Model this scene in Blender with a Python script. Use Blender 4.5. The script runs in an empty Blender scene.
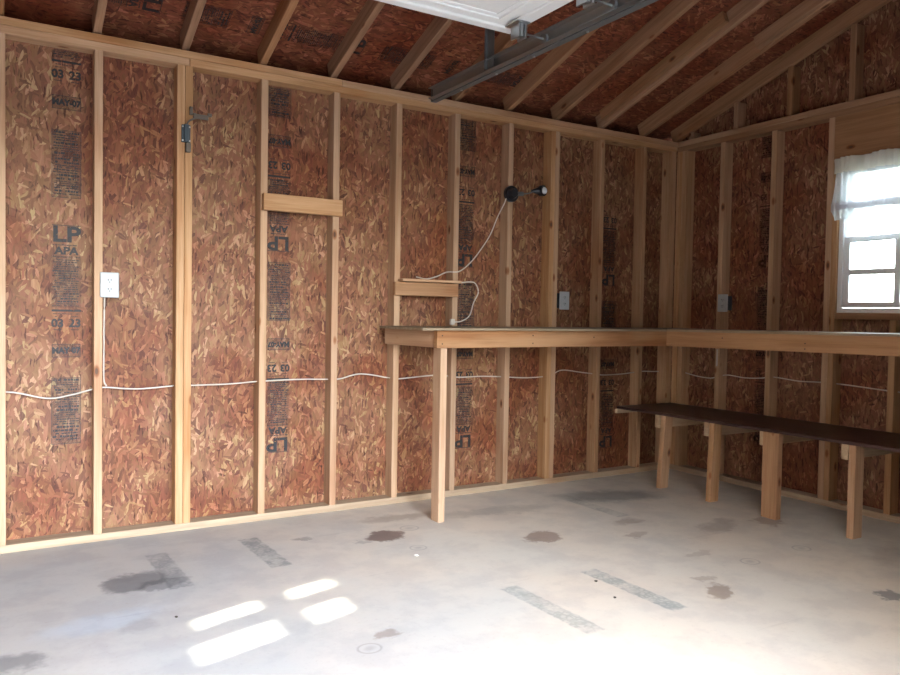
import bpy, bmesh, math, random
from mathutils import Vector, Matrix, noise

random.seed(7)
SC = bpy.context.scene
COL = SC.collection

# ------------------------------------------------------------------ camera
def make_camera():
    cx, cy, cz = -4.3955, -4.0399, 1.1489
    yaw, pit, rol, f = 0.5415, -0.0312, 0.0171, 755.8
    fw = Vector((math.sin(yaw) * math.cos(pit), math.cos(yaw) * math.cos(pit), math.sin(pit)))
    r = Vector((math.cos(yaw), -math.sin(yaw), 0))
    u = r.cross(fw)
    r2 = r * math.cos(rol) + u * math.sin(rol)
    u2 = -r * math.sin(rol) + u * math.cos(rol)
    cam = bpy.data.cameras.new('camera')
    cam.sensor_width = 36
    cam.lens = f / 900 * 36
    cam.clip_start = 0.02
    o = bpy.data.objects.new('camera', cam)
    COL.objects.link(o)
    b = -fw
    o.matrix_world = Matrix(((r2.x, u2.x, b.x, cx), (r2.y, u2.y, b.y, cy), (r2.z, u2.z, b.z, cz), (0, 0, 0, 1)))
    SC.camera = o
make_camera()

# ------------------------------------------------------------------ world, sun, exposure
SUN_DIR = Vector((2.17, 0.65, -1.0)).normalized()          # the way the light travels
w = bpy.data.worlds.new('sky')
SC.world = w
w.use_nodes = True
nt = w.node_tree
for n in list(nt.nodes): nt.nodes.remove(n)
sky = nt.nodes.new('ShaderNodeTexSky')
sky.sky_type = 'NISHITA'
sky.sun_disc = False
sky.sun_elevation = math.asin(-SUN_DIR.z)
sky.sun_rotation = math.atan2(-SUN_DIR.x, -SUN_DIR.y)
sky.air_density = 1.0
sky.dust_density = 2.5
sky.ozone_density = 1.0
SKY_SAT, SKY_STR = 0.5, 3.0
hs = nt.nodes.new('ShaderNodeHueSaturation')
hs.inputs['Saturation'].default_value = SKY_SAT
bg = nt.nodes.new('ShaderNodeBackground')
bg.inputs['Strength'].default_value = SKY_STR
wo = nt.nodes.new('ShaderNodeOutputWorld')
nt.links.new(sky.outputs[0], hs.inputs['Color'])
nt.links.new(hs.outputs[0], bg.inputs['Color'])
nt.links.new(bg.outputs[0], wo.inputs['Surface'])

sl = bpy.data.lights.new('sun', 'SUN')
sl.energy = 16.0
sl.angle = math.radians(0.6)
sl.color = (1.0, 0.93, 0.82)
so = bpy.data.objects.new('sun', sl)
COL.objects.link(so)
so.rotation_euler = SUN_DIR.to_track_quat('-Z', 'Y').to_euler()
so.location = (-12, -6, 6)

def portal(loc, rot, sx, sy):
    l = bpy.data.lights.new('daylight_portal', 'AREA')
    l.shape = 'RECTANGLE'; l.size = sx; l.size_y = sy
    l.cycles.is_portal = True
    o = bpy.data.objects.new('daylight_portal', l)
    COL.objects.link(o)
    o.location = loc; o.rotation_euler = rot

SC.view_settings.view_transform = 'Standard'
SC.view_settings.look = 'None'
SC.view_settings.gamma = 1
SC.view_settings.use_curve_mapping = False
SC.view_settings.exposure = 1.62

# ------------------------------------------------------------------ dimensions
H = 2.467            # top of the double top plate
XW = -6.6            # far gable
YD = -3.66           # inner face of the wall with the overhead door
DX0, DX1, DH = -5.15, -2.43, 2.13
SD = 0.089           # stud depth
SL = 1 / 3           # roof slope
ZR = 2.482           # underside of rafters at Y = 0
RH = 0.100           # rafter depth
YR = YD / 2          # ridge

# ------------------------------------------------------------------ materials
class NT:
    def __init__(s, name):
        s.m = bpy.data.materials.new(name); s.m.use_nodes = True
        s.t = s.m.node_tree
        s.b = s.t.nodes['Principled BSDF']
        s.out = s.t.nodes['Material Output']
    def n(s, typ, **kw):
        x = s.t.nodes.new(typ)
        for k, v in kw.items(): setattr(x, k, v)
        return x
    def l(s, a, b): s.t.links.new(a, b)
    def val(s, sock, v):
        if hasattr(v, 'is_output'): s.l(v, sock)
        else: sock.default_value = v
    def math(s, op, a, b=0.0, c=None, clamp=False):
        x = s.n('ShaderNodeMath', operation=op, use_clamp=clamp)
        s.val(x.inputs[0], a); s.val(x.inputs[1], b)
        if c is not None: s.val(x.inputs[2], c)
        return x.outputs[0]
    def mix(s, fac, a, b, mode='MIX'):
        x = s.n('ShaderNodeMix', data_type='RGBA', blend_type=mode)
        s.val(x.inputs[0], fac)
        s.val(x.inputs[6], a if hasattr(a, 'is_output') else (*a, 1) if len(a) == 3 else a)
        s.val(x.inputs[7], b if hasattr(b, 'is_output') else (*b, 1) if len(b) == 3 else b)
        return x.outputs[2]
    def mapping(s, v, loc=(0, 0, 0), rot=(0, 0, 0), scale=(1, 1, 1)):
        x = s.n('ShaderNodeMapping')
        s.l(v, x.inputs[0])
        x.inputs[1].default_value = loc; x.inputs[2].default_value = rot; x.inputs[3].default_value = scale
        return x.outputs[0]
    def noise(s, v, scale=5, detail=3, rough=.5):
        x = s.n('ShaderNodeTexNoise')
        if v is not None: s.l(v, x.inputs['Vector'])
        x.inputs['Scale'].default_value = scale; x.inputs['Detail'].default_value = detail
        x.inputs['Roughness'].default_value = rough
        return x
    def ramp(s, f, stops):
        x = s.n('ShaderNodeValToRGB')
        e = x.color_ramp.elements
        while len(e) < len(stops): e.new(0.5)
        for i, (p, c) in enumerate(stops):
            e[i].position = p; e[i].color = (*c, 1) if len(c) == 3 else c
        s.l(f, x.inputs[0])
        return x.outputs[0]
    def smooth(s, v, a, b):
        x = s.n('ShaderNodeMapRange', interpolation_type='SMOOTHSTEP')
        s.val(x.inputs[0], v); x.inputs[1].default_value = a; x.inputs[2].default_value = b
        return x.outputs[0]

def simple(name, col, rough=.5, metal=0., spec=.5):
    m = NT(name)
    m.b.inputs['Base Color'].default_value = (*col, 1)
    m.b.inputs['Roughness'].default_value = rough
    m.b.inputs['Metallic'].default_value = metal
    m.b.inputs['Specular IOR Level'].default_value = spec
    nz = m.noise(None, 60, 2)
    bp = m.n('ShaderNodeBump'); bp.inputs['Strength'].default_value = .03
    m.l(nz.outputs[0], bp.inputs['Height']); m.l(bp.outputs[0], m.b.inputs['Normal'])
    return m.m

def osb_material(name, plane, tint=(1, 1, 1), seed=0.0):
    """plane: 'XZ', 'YZ' (flakes run mostly up) or 'XY' (flakes run along X)"""
    m = NT(name)
    tc = m.n('ShaderNodeTexCoord')
    sp = m.n('ShaderNodeSeparateXYZ'); m.l(tc.outputs['Object'], sp.inputs[0])
    cb = m.n('ShaderNodeCombineXYZ')
    a, b = {'XZ': (0, 2), 'YZ': (1, 2), 'XY': (1, 0)}[plane]
    m.l(sp.outputs[a], cb.inputs[0]); m.l(sp.outputs[b], cb.inputs[1])
    cb.inputs[2].default_value = seed
    v = cb.outputs[0]
    wn = m.noise(v, 13, 3, .6)
    vm = m.n('ShaderNodeVectorMath', operation='MULTIPLY_ADD')
    m.l(wn.outputs['Color'], vm.inputs[0]); vm.inputs[1].default_value = (.022, .022, 0)
    m.l(v, vm.inputs[2])
    v = vm.outputs[0]
    stops = [(0.0, (.062, .021, .016)), (.10, (.120, .048, .030)), (.35, (.170, .076, .043)), (.65, (.208, .097, .056)),
             (.86, (.262, .136, .080)), (1.0, (.38, .24, .145))]
    col = None; hgt = None
    # layers of long thin cells, each turned its own way
    for i, (rot, sx, sy, keep) in enumerate([(0.10, 20, 6, 0.0), (-0.45, 26, 8, .50), (0.52, 30, 9, .50), (-.12, 34, 9, .50), (.95, 42, 15, .72), (-.9, 40, 15, .74),
                                             (0.25, 50, 13, .62), (-.35, 58, 15, .70), (.7, 72, 18, .78), (-1.25, 80, 20, .88), (.05, 90, 18, .80)]):
        mv = m.mapping(v, loc=(i * 3.7 + seed, i * 1.3, 0), rot=(0, 0, rot), scale=(1, 1, 1))
        mv = m.mapping(mv, scale=(sx, sy, 1))
        vo = m.n('ShaderNodeTexVoronoi', voronoi_dimensions='2D'); vo.inputs['Scale'].default_value = 1
        m.l(mv, vo.inputs['Vector'])
        sc = m.n('ShaderNodeSeparateColor'); m.l(vo.outputs['Color'], sc.inputs[0])
        # grain along the flake
        gr = m.noise(m.mapping(mv, scale=(5, .5, 1)), 1, 3)
        g = m.math('MULTIPLY_ADD', gr.outputs[0], .5, -.25)
        f = m.math('ADD', sc.outputs[0], g)
        c = m.ramp(f, stops)
        c = m.mix(sc.outputs[2], m.mix(1., c, (1.06, .90, .98), 'MULTIPLY'), m.mix(1., c, (.93, 1.07, .86), 'MULTIPLY'))
        if col is None:
            col = c; hgt = sc.outputs[2]
        else:
            k = m.math('GREATER_THAN', sc.outputs[1], keep)
            # each flake is a little smaller than its cell
            e = m.math('LESS_THAN', vo.outputs['Distance'], .52)
            k = m.math('MULTIPLY', k, e)
            col = m.mix(k, col, c)
            hm = m.n('ShaderNodeMix', data_type='FLOAT')
            m.l(k, hm.inputs[0]); m.l(hgt, hm.inputs[2]); m.l(sc.outputs[2], hm.inputs[3]); hgt = hm.outputs[0]
    col = m.mix(.22, col, (.20, .092, .053))
    # broad patches of redder and paler board
    pn = m.noise(v, 2.2, 3)
    col = m.mix(m.smooth(pn.outputs[0], .42, .62), col, m.mix(1.0, col, (.78, .56, .48), 'MULTIPLY'))
    fn = m.noise(m.mapping(v, scale=(90, 14, 1)), 1, 2)
    col = m.mix(m.smooth(fn.outputs[0], .60, .70), col, m.mix(1.0, col, (.35, .25, .22), 'MULTIPLY'))
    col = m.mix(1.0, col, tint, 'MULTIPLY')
    m.l(col, m.b.inputs['Base Color'])
    m.b.inputs['Roughness'].default_value = .55
    m.b.inputs['Specular IOR Level'].default_value = .22
    bp = m.n('ShaderNodeBump'); bp.inputs['Strength'].default_value = .25; bp.inputs['Distance'].default_value = .002
    m.l(hgt, bp.inputs['Height']); m.l(bp.outputs[0], m.b.inputs['Normal'])
    return m.m

def lumber_material(name, base=(.475, .295, .172), dark=(.36, .205, .105), knots=True, rough=.6):
    """grain along the object's own X"""
    m = NT(name)
    tc = m.n('ShaderNodeTexCoord'); oi = m.n('ShaderNodeObjectInfo')
    rnd = oi.outputs['Random']
    off = m.n('ShaderNodeCombineXYZ')
    m.l(m.math('MULTIPLY', rnd, 37.0), off.inputs[0]); m.l(m.math('MULTIPLY', rnd, 91.0), off.inputs[1]); m.l(m.math('MULTIPLY', rnd, 53.0), off.inputs[2])
    va = m.n('ShaderNodeVectorMath', operation='ADD'); m.l(tc.outputs['Object'], va.inputs[0]); m.l(off.outputs[0], va.inputs[1])
    v = va.outputs[0]
    n1 = m.noise(m.mapping(v, scale=(1.2, 26, 26)), 1, 4, .6)
    n2 = m.noise(m.mapping(v, scale=(6, 160, 160)), 1, 2, .6)
    n3 = m.noise(m.mapping(v, scale=(1.5, 5, 5)), 1, 2)
    f = m.math('ADD', m.math('MULTIPLY', n1.outputs[0], .75), m.math('MULTIPLY', n2.outputs[0], .3))
    col = m.mix(m.smooth(f, .38, .66), dark, base)
    col = m.mix(m.smooth(n3.outputs[0], .5, .75), col, m.mix(1., col, (.86, .72, .62), 'MULTIPLY'))
    hv = m.n('ShaderNodeHueSaturation'); m.l(col, hv.inputs['Color'])
    m.l(m.math('MULTIPLY_ADD', rnd, .22, .90), hv.inputs['Value'])
    m.l(m.math('MULTIPLY_ADD', m.math('FRACT', m.math('MULTIPLY', rnd, 7.3)), .2, .9), hv.inputs['Saturation'])
    col = hv.outputs[0]
    if knots:
        vo = m.n('ShaderNodeTexVoronoi'); vo.inputs['Scale'].default_value = 1
        m.l(m.mapping(v, scale=(4.2, 9, 9)), vo.inputs['Vector'])
        d = vo.outputs['Distance']
        col = m.mix(m.smooth(d, .16, .085), col, m.mix(1., col, (.62, .42, .3), 'MULTIPLY'))
        col = m.mix(m.smooth(d, .085, .05), col, (.10, .045, .025))
    m.l(col, m.b.inputs['Base Color'])
    m.b.inputs['Roughness'].default_value = rough
    m.b.inputs['Specular IOR Level'].default_value = .3
    bp = m.n('ShaderNodeBump'); bp.inputs['Strength'].default_value = .12; bp.inputs['Distance'].default_value = .001
    m.l(n2.outputs[0], bp.inputs['Height']); m.l(bp.outputs[0], m.b.inputs['Normal'])
    return m.m

def floor_material():
    m = NT('worn_floor')
    tc = m.n('ShaderNodeTexCoord')
    v = tc.outputs['Object']
    n1 = m.noise(v, 1.1, 5, .55); n2 = m.noise(v, 5, 5, .6); n3 = m.noise(v, 60, 3, .6)
    col = m.mix(m.smooth(n1.outputs[0], .32, .68), (.39, .375, .355), (.42, .372, .33))
    col = m.mix(m.smooth(n2.outputs[0], .42, .62), col, m.mix(1., col, (.90, .90, .92), 'MULTIPLY'))
    col = m.mix(m.math('MULTIPLY', m.smooth(n3.outputs[0], .55, .75), .35), col, m.mix(1., col, (.8, .78, .76), 'MULTIPLY'))
    sx0 = m.n('ShaderNodeSeparateXYZ'); m.l(v, sx0.inputs[0])
    zone = m.smooth(m.math('ADD', sx0.outputs[0], m.math('MULTIPLY', n1.outputs[0], 1.2)), -3.3, -1.6)   # uneven daylight put into the floor colour: cool and dim left, warm and bright right
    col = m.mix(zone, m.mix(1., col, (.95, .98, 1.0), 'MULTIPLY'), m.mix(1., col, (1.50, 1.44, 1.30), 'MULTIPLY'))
    wob = m.noise(v, 9, 4, .65); wob2 = m.noise(v, 26, 3, .6)
    vm = m.n('ShaderNodeVectorMath', operation='MULTIPLY_ADD')
    m.l(wob.outputs['Color'], vm.inputs[0]); vm.inputs[1].default_value = (.19, .19, 0); m.l(v, vm.inputs[2])
    vw = m.mapping(vm.outputs[0], loc=(-.095, -.095, 0))
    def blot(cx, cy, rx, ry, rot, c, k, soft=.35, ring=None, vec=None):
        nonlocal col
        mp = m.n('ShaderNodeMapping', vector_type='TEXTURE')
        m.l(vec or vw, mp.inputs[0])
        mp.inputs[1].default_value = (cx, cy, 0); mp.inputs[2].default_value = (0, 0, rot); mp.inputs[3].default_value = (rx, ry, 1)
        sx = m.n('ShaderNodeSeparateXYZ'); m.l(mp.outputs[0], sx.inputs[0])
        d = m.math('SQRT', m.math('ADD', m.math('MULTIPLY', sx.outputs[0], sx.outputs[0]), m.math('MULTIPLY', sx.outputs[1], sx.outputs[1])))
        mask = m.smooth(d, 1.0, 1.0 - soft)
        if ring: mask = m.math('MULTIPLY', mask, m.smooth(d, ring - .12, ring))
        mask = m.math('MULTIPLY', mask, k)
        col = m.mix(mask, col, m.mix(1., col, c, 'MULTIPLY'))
    def strip(cx, cy, lx, ly, c, k, seed):
        """a strip of worn, unreadable blue-grey print"""
        nonlocal col
        mp = m.n('ShaderNodeMapping', vector_type='TEXTURE')
        m.l(v, mp.inputs[0]); mp.inputs[1].default_value = (cx, cy, 0); mp.inputs[2].default_value = (0, 0, .04); mp.inputs[3].default_value = (lx, ly, 1)
        sx = m.n('ShaderNodeSeparateXYZ'); m.l(mp.outputs[0], sx.inputs[0])
        ax = m.math('ABSOLUTE', sx.outputs[0]); ay = m.math('ABSOLUTE', sx.outputs[1])
        wd = m.math('MULTIPLY_ADD', wob2.outputs[0], .5, -.25)
        mask = m.math('MULTIPLY', m.smooth(m.math('ADD', ax, wd), 1., .75), m.smooth(m.math('ADD', ay, m.math('MULTIPLY', wd, .3)), 1., .92))
        vo = m.n('ShaderNodeTexVoronoi', feature='DISTANCE_TO_EDGE'); vo.inputs['Scale'].default_value = 38
        m.l(m.mapping(v, loc=(seed, seed, 0)), vo.inputs['Vector'])
        pr = m.math('MULTIPLY_ADD', m.smooth(vo.outputs['Distance'], .30, .04), .40, .55)
        pr = m.math('MULTIPLY', pr, m.math('MULTIPLY_ADD', m.smooth(wob.outputs[0], .35, .6), .6, .4))
        col = m.mix(m.math('MULTIPLY', m.math('MULTIPLY', mask, pr), k), col, m.mix(1., col, c, 'MULTIPLY'))
    G = (.42, .44, .47); B = (.50, .42, .38)
    blot(-3.90, -.68, .17, .13, .5, G, .95); blot(-3.80, -.75, .12, .08, .2, G, .7)
    blot(-2.67, -.57, .13, .10, .2, (.36, .30, .30), 1, .3)
    blot(-1.96, -.96, .15, .09, .2, (.50, .42, .40), .95, .3)
    blot(-3.185, -1.645, .06, .055, .3, B, .7, .6)
    blot(-1.80, -1.93, .11, .07, .7, B, .85, .4); blot(-1.72, -1.80, .06, .04, .1, B, .5, .5)
    blot(-1.17, -2.31, .08, .07, .2, (.38, .40, .44), .9, .3)
    blot(-4.36, -1.27, .12, .10, .2, G, .8, .6)
    blot(-1.02, -.45, .48, .20, -.35, (.42, .44, .46), .9, .6); blot(-1.9, -.42, .5, .10, -.15, (.6, .6, .6), .6, .6)  # stains along the back, strengthened to paint in the shade by walls and bench
    blot(-2.45, -.28, .35, .09, -.1, (.62, .57, .54), .7, .6); blot(-1.35, -.95, .14, .06, .2, B, .55, .6)
    blot(-.95, -1.25, .25, .09, .3, (.55, .5, .48), .6, .6); blot(-.62, -1.33, .12, .1, .3, (.5, .42, .38), .8, .5)
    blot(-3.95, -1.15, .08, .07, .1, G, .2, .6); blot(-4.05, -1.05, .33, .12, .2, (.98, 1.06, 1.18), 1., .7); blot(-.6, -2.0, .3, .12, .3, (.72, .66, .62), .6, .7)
    blot(-3.05, -.42, .07, .04, .1, G, .7, .5); blot(-2.83, -.62, .05, .04, .1, G, .5, .5)
    blot(-1.5, -1.15, .1, .05, .1, B, .5, .5); blot(-1.45, -1.55, .12, .05, .2, B, .35, .5)
    for cx, cy, r in ((-3.30, -1.72, .05), (-2.50, -.50, .06), (-1.33, -1.74, .055), (-.92, -1.73, .055), (-2.62, -.82, .05)):
        blot(cx, cy, r, r * .9, 0, G, .42, .2, ring=.8, vec=v)
        blot(cx, cy, r * .7, r * .5, .4, G, .3, .8, vec=v)
    strip(-3.745, -.58, .055, .26, (.50, .54, .57), .9, 1.1)
    strip(-3.30, -.53, .055, .25, (.46, .51, .54), .95, 2.3)
    strip(-2.53, -1.73, .050, .27, (.52, .58, .61), .85, 3.7)
    strip(-2.09, -1.73, .050, .27, (.48, .55, .60), .95, 5.1)
    strip(-1.30, -.62, .05, .25, (.5, .55, .57), .7, 4.4)
    # hairline scratches and joint
    wv = m.noise(m.mapping(v, rot=(0, 0, .7), scale=(1.2, 26, 1)), 1, 3)
    col = m.mix(m.math('MULTIPLY', m.smooth(wv.outputs[0], .66, .74), .35), col, m.mix(1., col, (.75, .74, .74), 'MULTIPLY'))
    m.l(col, m.b.inputs['Base Color'])
    m.l(m.math('MULTIPLY_ADD', n2.outputs[0], .3, .42), m.b.inputs['Roughness'])
    m.b.inputs['Specular IOR Level'].default_value = .35
    bp = m.n('ShaderNodeBump'); bp.inputs['Strength'].default_value = .1; bp.inputs['Distance'].default_value = .002
    m.l(n3.outputs[0], bp.inputs['Height']); m.l(bp.outputs[0], m.b.inputs['Normal'])
    return m.m

def ink_material(name, col=(.010, .010, .013), amount=.93):
    m = NT(name)
    tc = m.n('ShaderNodeTexCoord')
    nz = m.noise(tc.outputs['Object'], 55, 3, .7)
    f = m.math('MULTIPLY', m.smooth(nz.outputs[0], .26, .44), amount)
    tr = m.n('ShaderNodeBsdfTransparent'); mx = m.n('ShaderNodeMixShader')
    m.b.inputs['Base Color'].default_value = (*col, 1); m.b.inputs['Roughness'].default_value = .6
    m.l(f, mx.inputs[0]); m.l(tr.outputs[0], mx.inputs[1]); m.l(m.b.outputs[0], mx.inputs[2]); m.l(mx.outputs[0], m.out.inputs[0])
    return m.m

def glass_material():
    m = NT('window_glass')
    tr = m.n('ShaderNodeBsdfTransparent'); tr.inputs[0].default_value = (.93, .97, .96, 1)
    gl = m.n('ShaderNodeBsdfGlossy'); gl.inputs['Roughness'].default_value = .02
    fr = m.n('ShaderNodeFresnel'); fr.inputs[0].default_value = 1.45
    mx = m.n('ShaderNodeMixShader')
    m.l(fr.outputs[0], mx.inputs[0]); m.l(tr.outputs[0], mx.inputs[1]); m.l(gl.outputs[0], mx.inputs[2]); m.l(mx.outputs[0], m.out.inputs[0])
    return m.m

def sheer_material(name, opacity, col=(.86, .85, .78)):
    m = NT(name)
    tc = m.n('ShaderNodeTexCoord')
    nz = m.noise(m.mapping(tc.outputs['Object'], scale=(1, 260, 260)), 1, 2)
    tl = m.n('ShaderNodeBsdfTranslucent'); tl.inputs[0].default_value = (*col, 1)
    df = m.n('ShaderNodeBsdfDiffuse'); df.inputs[0].default_value = (*col, 1)
    a = m.n('ShaderNodeMixShader'); a.inputs[0].default_value = .5
    m.l(df.outputs[0], a.inputs[1]); m.l(tl.outputs[0], a.inputs[2])
    tr = m.n('ShaderNodeBsdfTransparent'); b = m.n('ShaderNodeMixShader')
    f = m.math('MULTIPLY_ADD', nz.outputs[0], .2, opacity - .1, clamp=True)
    m.l(f, b.inputs[0]); m.l(tr.outputs[0], b.inputs[1]); m.l(a.outputs[0], b.inputs[2]); m.l(b.outputs[0], m.out.inputs[0])
    return m.m

M = dict(
    osb_l=osb_material('osb_flakes_long_wall', 'XZ', (1.11, 1.14, 1.09)),
    osb_r=osb_material('osb_flakes_gable_wall', 'YZ', (1.08, 1.06, 1.08), 11.3),
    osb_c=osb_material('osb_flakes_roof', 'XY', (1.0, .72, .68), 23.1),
    wood=lumber_material('spruce_lumber'),
    wood2=lumber_material('orange_spruce_lumber', (.37, .205, .105), (.28, .145, .07)),
    wood3=lumber_material('pale_weathered_lumber', (.46, .35, .235), (.35, .25, .165)),
    rafter=lumber_material('rafter_lumber', (.36, .20, .115), (.25, .135, .07)),
    ply=lumber_material('plywood_bench_surface', (.28, .215, .15), (.20, .15, .10), False),
    plank=lumber_material('dark_stained_plank', (.058, .030, .026), (.030, .016, .016), False, .35),
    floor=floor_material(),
    ink=ink_material('printed_black_ink'),
    ink2=ink_material('faint_black_ink', (.03, .03, .038), .62),
    wash=ink_material('thin_ink_wash', (.05, .04, .04), .26),
    glass=glass_material(),
    sheer=sheer_material('sheer_curtain_cloth', .80, (.66, .68, .68)),
    ruffle=sheer_material('gathered_curtain_cloth', .93, (.80, .76, .66)),
    hem=sheer_material('curtain_hem_cloth', .97, (.55, .52, .53)),
    vinyl=simple('white_vinyl', (.72, .73, .74), .4),
    white=simple('white_plastic', (.36, .375, .39), .4),
    hole=simple('dark_slot', (.03, .03, .03), .6),
    cable=simple('white_cable_jacket', (.52, .46, .41), .5),
    steel=simple('galvanised_steel', (.42, .45, .46), .32, .95),
    dsteel=simple('dull_galvanised_steel', (.16, .17, .17), .42, .6),
    door=simple('white_painted_steel', (.74, .75, .74), .38),
    black=simple('black_plastic', (.012, .013, .018), .4),
    bluegrey=simple('blue_grey_iron', (.05, .07, .085), .5, .3),
    greyiron=simple('rusty_grey_iron', (.13, .11, .09), .6, .5),
    lens=simple('frosted_lamp_lens', (.62, .64, .68), .25),
    nail=simple('nail_head', (.05, .03, .02), .5, .4),
    drive=simple('driveway_concrete', (.20, .19, .175), .8),
    siding=simple('blocker_siding', (.16, .125, .10), .7),
    shingle=simple('blocker_shingles', (.12, .12, .12), .9),
    debris=simple('pale_chip', (.85, .82, .76), .7),
    debris2=simple('dark_chip', (.05, .035, .025), .8),
)

# ------------------------------------------------------------------ mesh helpers
def link(name, bm, mat, parent=None, smooth=False):
    me = bpy.data.meshes.new(name); bm.to_mesh(me); bm.free()
    if mat: me.materials.append(mat)
    if smooth:
        for p in me.polygons: p.use_smooth = True
    o = bpy.data.objects.new(name, me); COL.objects.link(o)
    if parent: o.parent = parent
    return o
def tag(o, label=None, cat=None, group=None, kind=None):
    if label: o['label'] = label
    if cat: o['category'] = cat
    if group: o['group'] = group
    if kind: o['kind'] = kind
    return o
def thing(name, label, cat, loc=(0, 0, 0), group=None):
    o = bpy.data.objects.new(name, None); COL.objects.link(o)
    o.location = loc; o.empty_display_size = .05
    return tag(o, label, cat, group)
def add_box(bm, lo, hi, bev=0.0):
    r = bmesh.ops.create_cube(bm, size=1)
    c = [(a + b) / 2 for a, b in zip(lo, hi)]; s = [b - a for a, b in zip(lo, hi)]
    for v in r['verts']: v.co = Vector([c[i] + v.co[i] * s[i] for i in range(3)])
    if bev:
        es = list({e for v in r['verts'] for e in v.link_edges})
        bmesh.ops.bevel(bm, geom=es, offset=bev, segments=1, affect='EDGES')
def box(name, lo, hi, mat, parent=None, bev=.0):
    bm = bmesh.new(); add_box(bm, lo, hi, bev); return link(name, bm, mat, parent)
def lumber(name, lo, hi, mat, parent=None, bev=.0022):
    """axis-aligned board; own X runs along its length; parent must sit unrotated"""
    c = Vector([(a + b) / 2 for a, b in zip(lo, hi)]); s = [b - a for a, b in zip(lo, hi)]
    ax = s.index(max(s)); o1, o2 = (ax + 1) % 3, (ax + 2) % 3
    bm = bmesh.new()
    L, a, b = s[ax] / 2, s[o1] / 2, s[o2] / 2
    add_box(bm, (-L, -a, -b), (L, a, b), bev)
    o = link(name, bm, mat, parent)
    R = Matrix(((0, 0, 0), (0, 0, 0), (0, 0, 0)))
    R[ax][0] = 1; R[o1][1] = 1; R[o2][2] = 1
    pl = parent.location if parent else Vector((0, 0, 0))
    o.matrix_local = Matrix.Translation(c - pl) @ R.to_4x4()
    return o
def beam(name, p0, p1, wid, hei, side, mat, parent=None, bev=.0022):
    """board from p0 to p1 (centre line); wid along `side`, hei across"""
    p0, p1 = Vector(p0), Vector(p1); x = (p1 - p0); L = x.length / 2; x.normalize()
    y = Vector(side); y = (y - x * y.dot(x)).normalized(); z = x.cross(y)
    bm = bmesh.new(); add_box(bm, (-L, -wid / 2, -hei / 2), (L, wid / 2, hei / 2), bev)
    o = link(name, bm, mat, parent)
    R = Matrix((x, y, z)).transposed()
    pl = parent.location if parent else Vector((0, 0, 0))
    o.matrix_local = Matrix.Translation((p0 + p1) / 2 - pl) @ R.to_4x4()
    return o
def add_tube(bm, pts, r, n=8):
    pts = [Vector(p) for p in pts]; rings = []
    for i, p in enumerate(pts):
        t = (pts[min(i + 1, len(pts) - 1)] - pts[max(i - 1, 0)]).normalized()
        u = t.cross(Vector((0, 0, 1)))
        if u.length < .05: u = t.cross(Vector((0, 1, 0)))
        u.normalize(); w_ = t.cross(u)
        rr = r[i] if isinstance(r, (list, tuple)) else r
        rings.append([bm.verts.new(p + (u * math.cos(k * 2 * math.pi / n) + w_ * math.sin(k * 2 * math.pi / n)) * rr) for k in range(n)])
    for a, b in zip(rings, rings[1:]):
        for k in range(n): bm.faces.new((a[k], a[(k + 1) % n], b[(k + 1) % n], b[k]))
    bm.faces.new(rings[0]); bm.faces.new(rings[-1][::-1])
def spline(pts, n=8):
    P = [Vector(p) for p in pts]; P = [P[0] * 2 - P[1]] + P + [P[-1] * 2 - P[-2]]; out = []
    for i in range(1, len(P) - 2):
        for k in range(n):
            t = k / n
            out.append(.5 * ((2 * P[i]) + (P[i + 1] - P[i - 1]) * t + (2 * P[i - 1] - 5 * P[i] + 4 * P[i + 1] - P[i + 2]) * t * t + (3 * P[i] - P[i - 1] - 3 * P[i + 1] + P[i + 2]) * t ** 3))
    out.append(P[-2]); return out
def tube(name, pts, r, mat, parent=None, n=8, seg=8):
    bm = bmesh.new(); add_tube(bm, spline(pts, seg), r, n); return link(name, bm, mat, parent, True)
def add_cyl(bm, c, axis, r, h, n=24, r2=None):
    a = Vector(axis).normalized()
    q = a.to_track_quat('Z', 'Y').to_matrix().to_4x4()
    bmesh.ops.create_cone(bm, cap_ends=True, segments=n, radius1=r, radius2=r if r2 is None else r2, depth=h, matrix=Matrix.Translation(Vector(c)) @ q)

# ------------------------------------------------------------------ floor and ground outside
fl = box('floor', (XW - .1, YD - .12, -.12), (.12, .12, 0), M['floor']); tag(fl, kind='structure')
gd = box('driveway_ground', (-30, -30, -.22), (22, YD - .12, -.05), M['drive']); tag(gd, kind='structure')

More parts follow.
